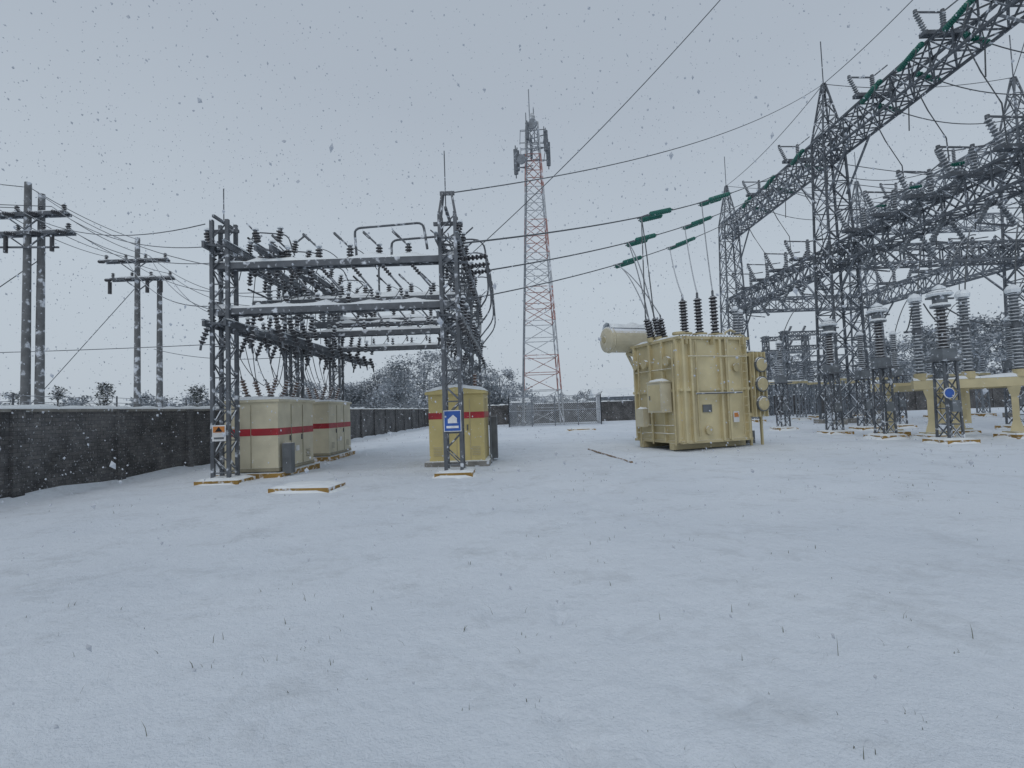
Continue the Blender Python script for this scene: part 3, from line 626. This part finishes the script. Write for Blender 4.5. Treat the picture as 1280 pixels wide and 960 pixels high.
# ---------------- strings + conductors ----------------
cd=MB('overhead_conductors')
def string(a,b,r=0.15,n=8):
    insul(cd,a,b,r,GLASS,n,0.22,9)
for Y in (20.8,23.6,26.5,29.4,37.0,41.0,45.0):
    a=Vector((G1-.75,Y,19.1)); b=a+Vector((-0.6,-1.9,-0.25)); string(a,b,0.15,12); a2=a+Vector((0.3,0,.3)); string(a2,a2+(b-a),0.15,12)
    path(cd,[b,b+Vector((-.3,.1,-1.4)),b+Vector((.5,.2,-3.0)),b+Vector((1.4,.3,-4.4)),b+Vector((1.5,.3,-6.5))],0.03,WIREM)
    a=Vector((G1+.5,Y+.4,19.1)); b=a+Vector((1.6,0.3,-0.3)); string(a,b,0.16,10); wire(cd,b,(G2-2,Y+.6,18.8),0.9,0.03)
    string(Vector((G2-2,Y+.6,18.8)),Vector((G2-.5,Y+.6,19)),0.15,9)
    wire(cd,(G2+.5,Y+.6,19),(G2+30,Y+4,18.5),0.9,0.03)
ends=[((G1-1.0,37.0,18.8),(XR+0.3,15.0,6.7)),((G1-1.0,39.8,18.4),(XR+0.3,17.6,6.5)),((G1-1.0,42.6,18.0),(XR+0.3,20.6,6.3))]
def onw(a,b,sag,t): return a.lerp(b,t)-Vector((0,0,sag*4*t*(1-t)))
drops=[]
for i,(a,b) in enumerate(ends):
    a=Vector(a); b=Vector(b); sag=0.75; wire(cd,a,b,sag,0.03,None,40)
    for t0,t1 in ((0.375,0.475),(0.60,0.67)):
        p0,p1=onw(a,b,sag,t0),onw(a,b,sag,t1); side=Vector((0.7,-0.7,0.0))*0.25
        for o in (side,-side-Vector((0,0,.12))): string(p0.lerp(p1,.08)+o,p0.lerp(p1,.92)+o,0.125,10)
        for p_ in (p0,p1):
            bar(cd,p_+side*1.2,p_-side*1.2,0.06,STEEL); 
        for o in (side,-side-Vector((0,0,.12))):
            bar(cd,p0+o*1.0,p0.lerp(p1,.08)+o,0.04,STEEL); bar(cd,p1+o*1.0,p0.lerp(p1,.92)+o,0.04,STEEL)
    drops.append((onw(a,b,sag,0.48),onw(a,b,sag,0.675)))
for i in range(3):
    wire(cd,tops[2-i],drops[i][0],0.35,0.025,None,12)
    wire(cd,ltops[i+1],drops[i][1],-0.3,0.025,None,12)
    wire(cd,ltops[i],drops[i][1],-0.45,0.025,None,12)
wire(cd,(XR,ROWS[0],7.7),(G1,34,23.2),1.0,0.02,None,30); wire(cd,(XR+.2,18,7.2),(14.0,14,22.0),0.8,0.016,None,30)
wire(cd,(G1,50,23.2),(G1,34,23.2),0.5,0.025); wire(cd,(G1,34,23.2),(G1,18,23.2),0.5,0.025)
wire(cd,(G1,34,23.2),(G2,34,23.2),0.5,0.025); wire(cd,(G1,50,23.2),(G2,50,23.2),0.5,0.025)
wire(cd,(G1,18,23.2),(G2,34,23.2),0.5,0.025)
for dy in (0,2.5,5): wire(cd,(G1+.5,36+dy,18.9),(G2+10,37+dy,17.5),0.8,0.03)
for i,z in enumerate((6.1,6.3,6.5)): 
    a=Vector((XR+0.3,14.6+i*1.5,z)); insul(cd,a,a+Vector((0.7,0.3,0.15)),0.09,PORC,6)
cd.build()

# ---------------- instrument transformers, breaker ----------------
def inst(X,Y,s=1.0,name='current_transformer',zp=3.0):
    mb=MB(name); padg(mb,X,Y,1.1,1.1,0.14)
    lattice(mb,(X,Y,0.12),(X,Y,zp-0.15),0.5,0.42,0.55,0.065,0.035,STEEL,False)
    box(mb,(X,Y,zp-0.1),(0.85,0.85,0.07),STEEL); box(mb,(X,Y,zp+0.12),(0.5,0.5,0.38),PORCG)
    if name=='current_transformer':
        insul(mb,(X,Y,zp+0.3),(X,Y,zp+1.75),0.2,PORC,12,0.62,14)
        lathe(mb,(X,Y,zp+1.75),(X,Y,zp+2.45),[(0,.14),(.05,.3),(.12,.3),(.2,.22),(.6,.22),(.62,.36),(.8,.36),(.82,.2),(1,.18)],PORCG,16)
        lathe(mb,(X,Y,zp+2.18),(X,Y,zp+2.42),[(0,.36),(.3,.4),(.75,.3),(1,.1)],SNOWC,14); lathe(mb,(X,Y,zp+2.42),(X,Y,zp+2.6),[(0,.2),(.4,.2),(1,.04)],SNOWC,10)
        lathe(mb,(X,Y,zp+1.84),(X,Y,zp+1.95),[(0,.31),(.5,.3),(1,.18)],SNOWC,12)
        bar(mb,(X-.5,Y,zp+2.1),(X+.5,Y,zp+2.1),0.06,STEEL)
    else:
        insul(mb,(X,Y,zp+0.3),(X,Y,zp+1.25),0.19,PORCG,9,0.62,12); tube(mb,(X,Y,zp+1.25),(X,Y,zp+1.35),0.15,STEEL,10); insul(mb,(X,Y,zp+1.35),(X,Y,zp+2.2),0.18,PORCG,8,0.62,12)
        lathe(mb,(X,Y,zp+2.2),(X,Y,zp+2.4),[(0,.18),(.5,.16),(1,.03)],SNOWC,10)
    box(mb,(X+0.0,Y-0.3,1.3),(0.3,0.15,0.4),PORCG)
    wire(mb,(X+.1,Y,zp+2.2),(X+2.2,Y+.8,zp+4.6),-0.6,0.025)
    return mb.build()
inst(15.25,18.0); inst(15.25,21.1); inst(15.3,24.5); inst(15.5,29.5,zp=2.8,name='surge_arrester')
s=MB('round_blue_sign'); lathe(s,(15.0,17.62,1.75),(15.0,17.6,1.75),[(0,.19),(1,.19)],WHITE,20); lathe(s,(15.0,17.598,1.75),(15.0,17.59,1.75),[(0,.16),(1,.16)],BLUE,20); s.build()
cbm=MB('high_voltage_circuit_breaker')
def ped(X,Y):
    padg(cbm,X,Y,0.95,0.95,0.16)
    box(cbm,(X,Y,0.24),(0.6,0.6,0.05),YELD)
    lathe(cbm,(X,Y,0.26),(X,Y,1.95),[(0,.27),(.08,.24),(.25,.14),(.75,.14),(.92,.24),(1,.27)],YEL,4)
for (X,Y) in ((16.2,19.9),(18.6,19.0),(16.6,22.6),(18.9,21.8)): ped(X,Y)
bar(cbm,(15.7,20.1,2.1),(19.1,18.8,2.1),0.3,YEL,0.34); bar(cbm,(16.0,22.8,2.1),(19.4,21.6,2.1),0.3,YEL,0.34)
bar(cbm,(16.2,19.9,2.0),(16.6,22.6,2.0),0.2,YELD,0.24); bar(cbm,(18.6,19.0,2.0),(18.9,21.8,2.0),0.2,YELD,0.24)
snowline(cbm,(15.7,20.1,2.1),(19.1,18.8,2.1),0.34,0.17)
box(cbm,(17.5,20.6,1.3),(1.1,0.7,1.5),YEL,-0.35); snowcap(cbm,(17.5,20.6,2.05),(1.1,0.8),5,5,0.1)
box(cbm,(17.35,20.22,1.35),(0.8,0.03,1.1),YELD,-0.35)
for (X,Y) in ((16.0,20.05),(17.4,19.5),(18.8,18.95)):
    lathe(cbm,(X,Y,2.27),(X,Y,2.55),[(0,.24),(1,.2)],YELD,12); insul(cbm,(X,Y,2.55),(X,Y,4.1),0.19,PORCG,12,0.62,12); tube(cbm,(X,Y,4.1),(X,Y,4.3),0.16,STEEL,10); insul(cbm,(X,Y,4.3),(X,Y,5.4),0.21,PORCG,9,0.62,12)
    lathe(cbm,(X,Y,5.4),(X,Y,5.72),[(0,.22),(.4,.24),(.8,.16),(1,.03)],SNOWC,10)
    bar(cbm,(X-.5,Y,4.2),(X+.2,Y,4.2),0.08,STEEL); wire(cbm,(X+.1,Y,5.5),(X+1.5,Y+1,8.5),-0.5,0.025); wire(cbm,(X-.5,Y,4.2),(15.4,Y-.6,5.1),0.25,0.025)
cbm.build()
for (X,Y,z) in ((23.5,24.0,2.9),(21,28,2.9),(26,31,2.8),(18.5,27.0,2.8)):
    inst(X,Y,name='surge_arrester',zp=z)
def frame_sw(X,Y):
    mb=MB('isolator_support_frame')
    for dx in (-1.8,1.8):
        lattice(mb,(X+dx,Y,0.1),(X+dx,Y,3.0),0.5,0.45,0.7,0.08,0.045,STEEL_F,False)
        padg(mb,X+dx,Y,1.0,1.0,0.2)
    bar(mb,(X-2.4,Y,3.1),(X+2.4,Y,3.1),0.3,YELD if (int(X)%2) else STEEL_F,0.2); snowline(mb,(X-2.4,Y,3.1),(X+2.4,Y,3.1),0.3,0.1)
    bar(mb,(X-2.2,Y,5.6),(X+2.2,Y,5.6),0.12,STEEL_F)
    for dx in (-2,0,2): insul(mb,(X+dx,Y,3.2),(X+dx,Y,4.6),0.17,STEEL_M,8,0.6,8); bar(mb,(X+dx,Y,4.6),(X+dx+1.2,Y,5.6),0.08,STEEL_F)
    mb.build()
for (X,Y) in ((21.5,41.5),(27,39),(29,46),(33,38),(18.5,44)): frame_sw(X,Y)
ls=MB('low_voltage_lattice_structure')
for X in (29.0,33.5):
    for Y in (54,58): lattice(ls,(X,Y,0),(X,Y,9.0),0.6,0.5,0.9,0.1,0.055,STEEL_F)
for Z in (5.5,7.2,8.7):
    for Y in (54,58): lattice(ls,(28.5,Y,Z),(34,Y,Z),0.4,0.4,0.6,0.08,0.05,STEEL_F)
    for X in (29.5,31,32.5): insul(ls,(X,54,Z+.2),(X+.3,54,Z+.8),0.15,PORCG,5)
ls.build()

# ---------------- utility poles ----------------
def upole(pts,arms,name='utility_pole'):
    mb=MB(name)
    for (x,y,h_) in pts: tube(mb,(x,y,0),(x,y,h_),0.19,POLE,12,0.13)
    for (x0,x1,y,z) in arms:
        for dy in (-.18,.18): bar(mb,(x0,y+dy-.0,z),(x1,y+dy,z),0.1,STEEL,0.13)
        snowline(mb,(x0,y,z),(x1,y,z),0.3,0.065)
        n=4
        for i in range(n):
            x=x0+0.15+(x1-x0-0.3)*i/(n-1); insul(mb,(x,y,z+.07),(x,y,z+.42),0.1,PORC,4)
            insul(mb,(x,y-.2,z-.05),(x+.15,y-.75,z-.2),0.1,PORC,4); 
        cx=(x0+x1)/2
        for s_ in (-1,1): bar(mb,(cx,y-.2,z-.7),(cx+s_*.9,y-.2,z-.05),0.05,STEEL)
    return mb
m_=upole([(-20.95,22,12.4),(-20.62,22.3,12.0)],[(-22.6,-19.2,22,10.95),(-22.6,-19.0,22,10.1)])
for x in (-22.3,-21.6,-19.6): tube(m_,(x,21.7,9.2),(x,21.7,9.9),0.08,PORC,8)
bar(m_,(-22.4,21.8,9.5),(-19.4,21.8,9.4),0.07,STEEL)
m_.build()
m_=upole([(-22.0,30,12.7)],[(-24.0,-20.2,30,11.3),(-23.6,-19.9,30,10.2)]); wire(m_,(-22.2,30,9.6),(-31,30,0),0,0.02,STEEL,3)
for x in (-23.4,-21.2,-20.4): tube(m_,(x,29.7,9.3),(x,29.7,10.0),0.1,PORC,8)
m_.build()
m_=upole([(-21.1,30.6,10.4)],[]); m_.build()
ow=MB('distribution_lines')
P1=[(-22.3,22,11.3),(-21.5,22,11.3),(-19.9,22,11.3),(-19.3,22,10.4)]; P2=[(-23.7,30,11.6),(-22.8,30,11.6),(-21.3,30,11.6),(-20.2,30,10.5)]
for a,b in zip(P1,P2): wire(ow,a,b,0.3,0.018)
S1=[(XL-.4,13.6,7.0),(XL-.2,14.4,6.7),(XL-.3,15.5,6.6),(XL-.3,16.6,6.5)]
for a,b in zip(P1[1:]+[(-20.6,22,12.0)],S1): wire(ow,a,b,0.7,0.016); 
S2=[(XL-.3,14.2,4.9),(XL-.3,15.2,4.9),(XL-.3,16.2,5.0),(XL-.3,18.5,6.4),(XL-.3,19.5,6.4),(XL-.3,20.5,6.4)]
for a,b in zip(P2[1:]+P2[1:],S2): wire(ow,a,b,0.9,0.018); 
for b in S2+S1[1:]: b=Vector(b); insul(ow,b,b+Vector((-.5,.3,.12)),0.09,PORC,5)
for a in P1[:3]: wire(ow,a,(-60,10,13.5),1.0,0.018)
wire(ow,(-21,22,12.2),(-60,8,16),0.8,0.018); wire(ow,(-20.9,22,12.2),(-22,30,12.6),0.2,0.018)
wire(ow,(-40,24,5.6),(-12,24,5.3),0.2,0.02); wire(ow,(-21,30,6.0),(-8,21,4.3),0.4,0.018)
wire(ow,(-20.6,22.4,9.2),(-31,20,0),0,0.02)
ow.build()

# ---------------- trees ----------------
def tree(mb,x,y,h_,w_,leaf,bark,ncl=30,per=45,ls=0.35,conif=False):
    base=Vector((x,y,0)); th=h_*0.9
    tube(mb,base,base+Vector((U(-.3,.3),U(-.3,.3),th)),h_*0.03,bark,6,h_*0.006)
    vs=[];fs=[]
    for c_ in range(ncl):
        t=U(0.22,1.0)
        if conif: rad=w_/2*(1.05-t)*1.1+0.1
        else: rad=w_/2*math.sqrt(max(0.05,1-((t-0.55)/0.5)**2))
        a_=U(0,6.28); rr=rad*math.sqrt(R())
        c=base+Vector((rr*math.cos(a_),rr*math.sin(a_),h_*t))
        if c_%2==0: tube(mb,base+Vector((0,0,h_*t*0.6)),c,h_*0.009,bark,4,0.02,False)
        cr_=U(0.5,1.1)*w_*0.13
        for k_ in range(per):
            d=Vector((random.gauss(0,1),random.gauss(0,1),random.gauss(0,.7)))*cr_*0.75; p=c+d
            u_=Vector((U(-1,1),U(-1,1),U(-.5,.5))).normalized()*ls*U(.5,1.1); v_=Vector((U(-1,1),U(-1,1),U(-1,.6))).normalized()*ls*U(.5,1.1)
            o=len(vs); vs+=[p,p+u_,p+u_*.5+v_]; fs.append((o,o+1,o+2))
    mb.add(vs,fs,leaf)
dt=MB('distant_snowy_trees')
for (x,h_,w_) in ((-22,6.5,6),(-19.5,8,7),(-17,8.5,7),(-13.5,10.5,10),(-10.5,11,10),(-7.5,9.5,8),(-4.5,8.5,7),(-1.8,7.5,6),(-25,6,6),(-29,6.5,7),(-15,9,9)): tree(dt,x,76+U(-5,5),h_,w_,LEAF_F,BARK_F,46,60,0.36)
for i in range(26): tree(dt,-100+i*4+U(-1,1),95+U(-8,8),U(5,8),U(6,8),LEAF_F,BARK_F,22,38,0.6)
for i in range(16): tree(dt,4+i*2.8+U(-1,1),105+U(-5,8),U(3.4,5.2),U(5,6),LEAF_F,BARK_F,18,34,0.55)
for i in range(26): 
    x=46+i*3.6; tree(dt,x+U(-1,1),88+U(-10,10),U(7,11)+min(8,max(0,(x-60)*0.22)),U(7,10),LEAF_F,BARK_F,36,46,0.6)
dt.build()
for (x,y,h_,w_) in ((-36.5,41,4.7,2.4),(-33.5,42,4.9,3.0),(-25.2,41,4.4,3.2),(-41,42,4.3,3)):
    tr=MB('snowy_tree'); tree(tr,x,y,h_,w_,LEAF,BARK,30,40,0.22,conif=True); tr.build()

# ---------------- falling snow ----------------
fl=MB('falling_snowflakes')
vs=[];fs=[]
OF=[(0,2,4),(2,1,4),(1,3,4),(3,0,4),(2,0,5),(1,2,5),(3,1,5),(0,3,5)]
def flake(p,r):
    o=len(vs); ax=Vector((U(-.6,.6)+.25,U(-.6,.6),-1)).normalized(); d,x,y,_=frame(Vector((0,0,0)),ax)
    e=U(0.9,1.6)
    for q_ in (x*U(.4,1.1),-x*U(.4,1.1),y*U(.4,1.1),-y*U(.4,1.1),d*e,-d*e*U(.5,1)): vs.append(p+q_*r)
    for f_ in OF: fs.append(tuple(o+i for i in f_))
for i in range(2400): flake(Vector((U(-8,8),U(1.6,9),U(0.05,8))),U(0.006,0.015)*(1.3 if R()<.15 else 1))
for i in range(12000): flake(Vector((U(-26,26),U(7,30),U(0.05,18))),U(0.012,0.028))
fl.add(vs,fs,FLAKE); fl.build()
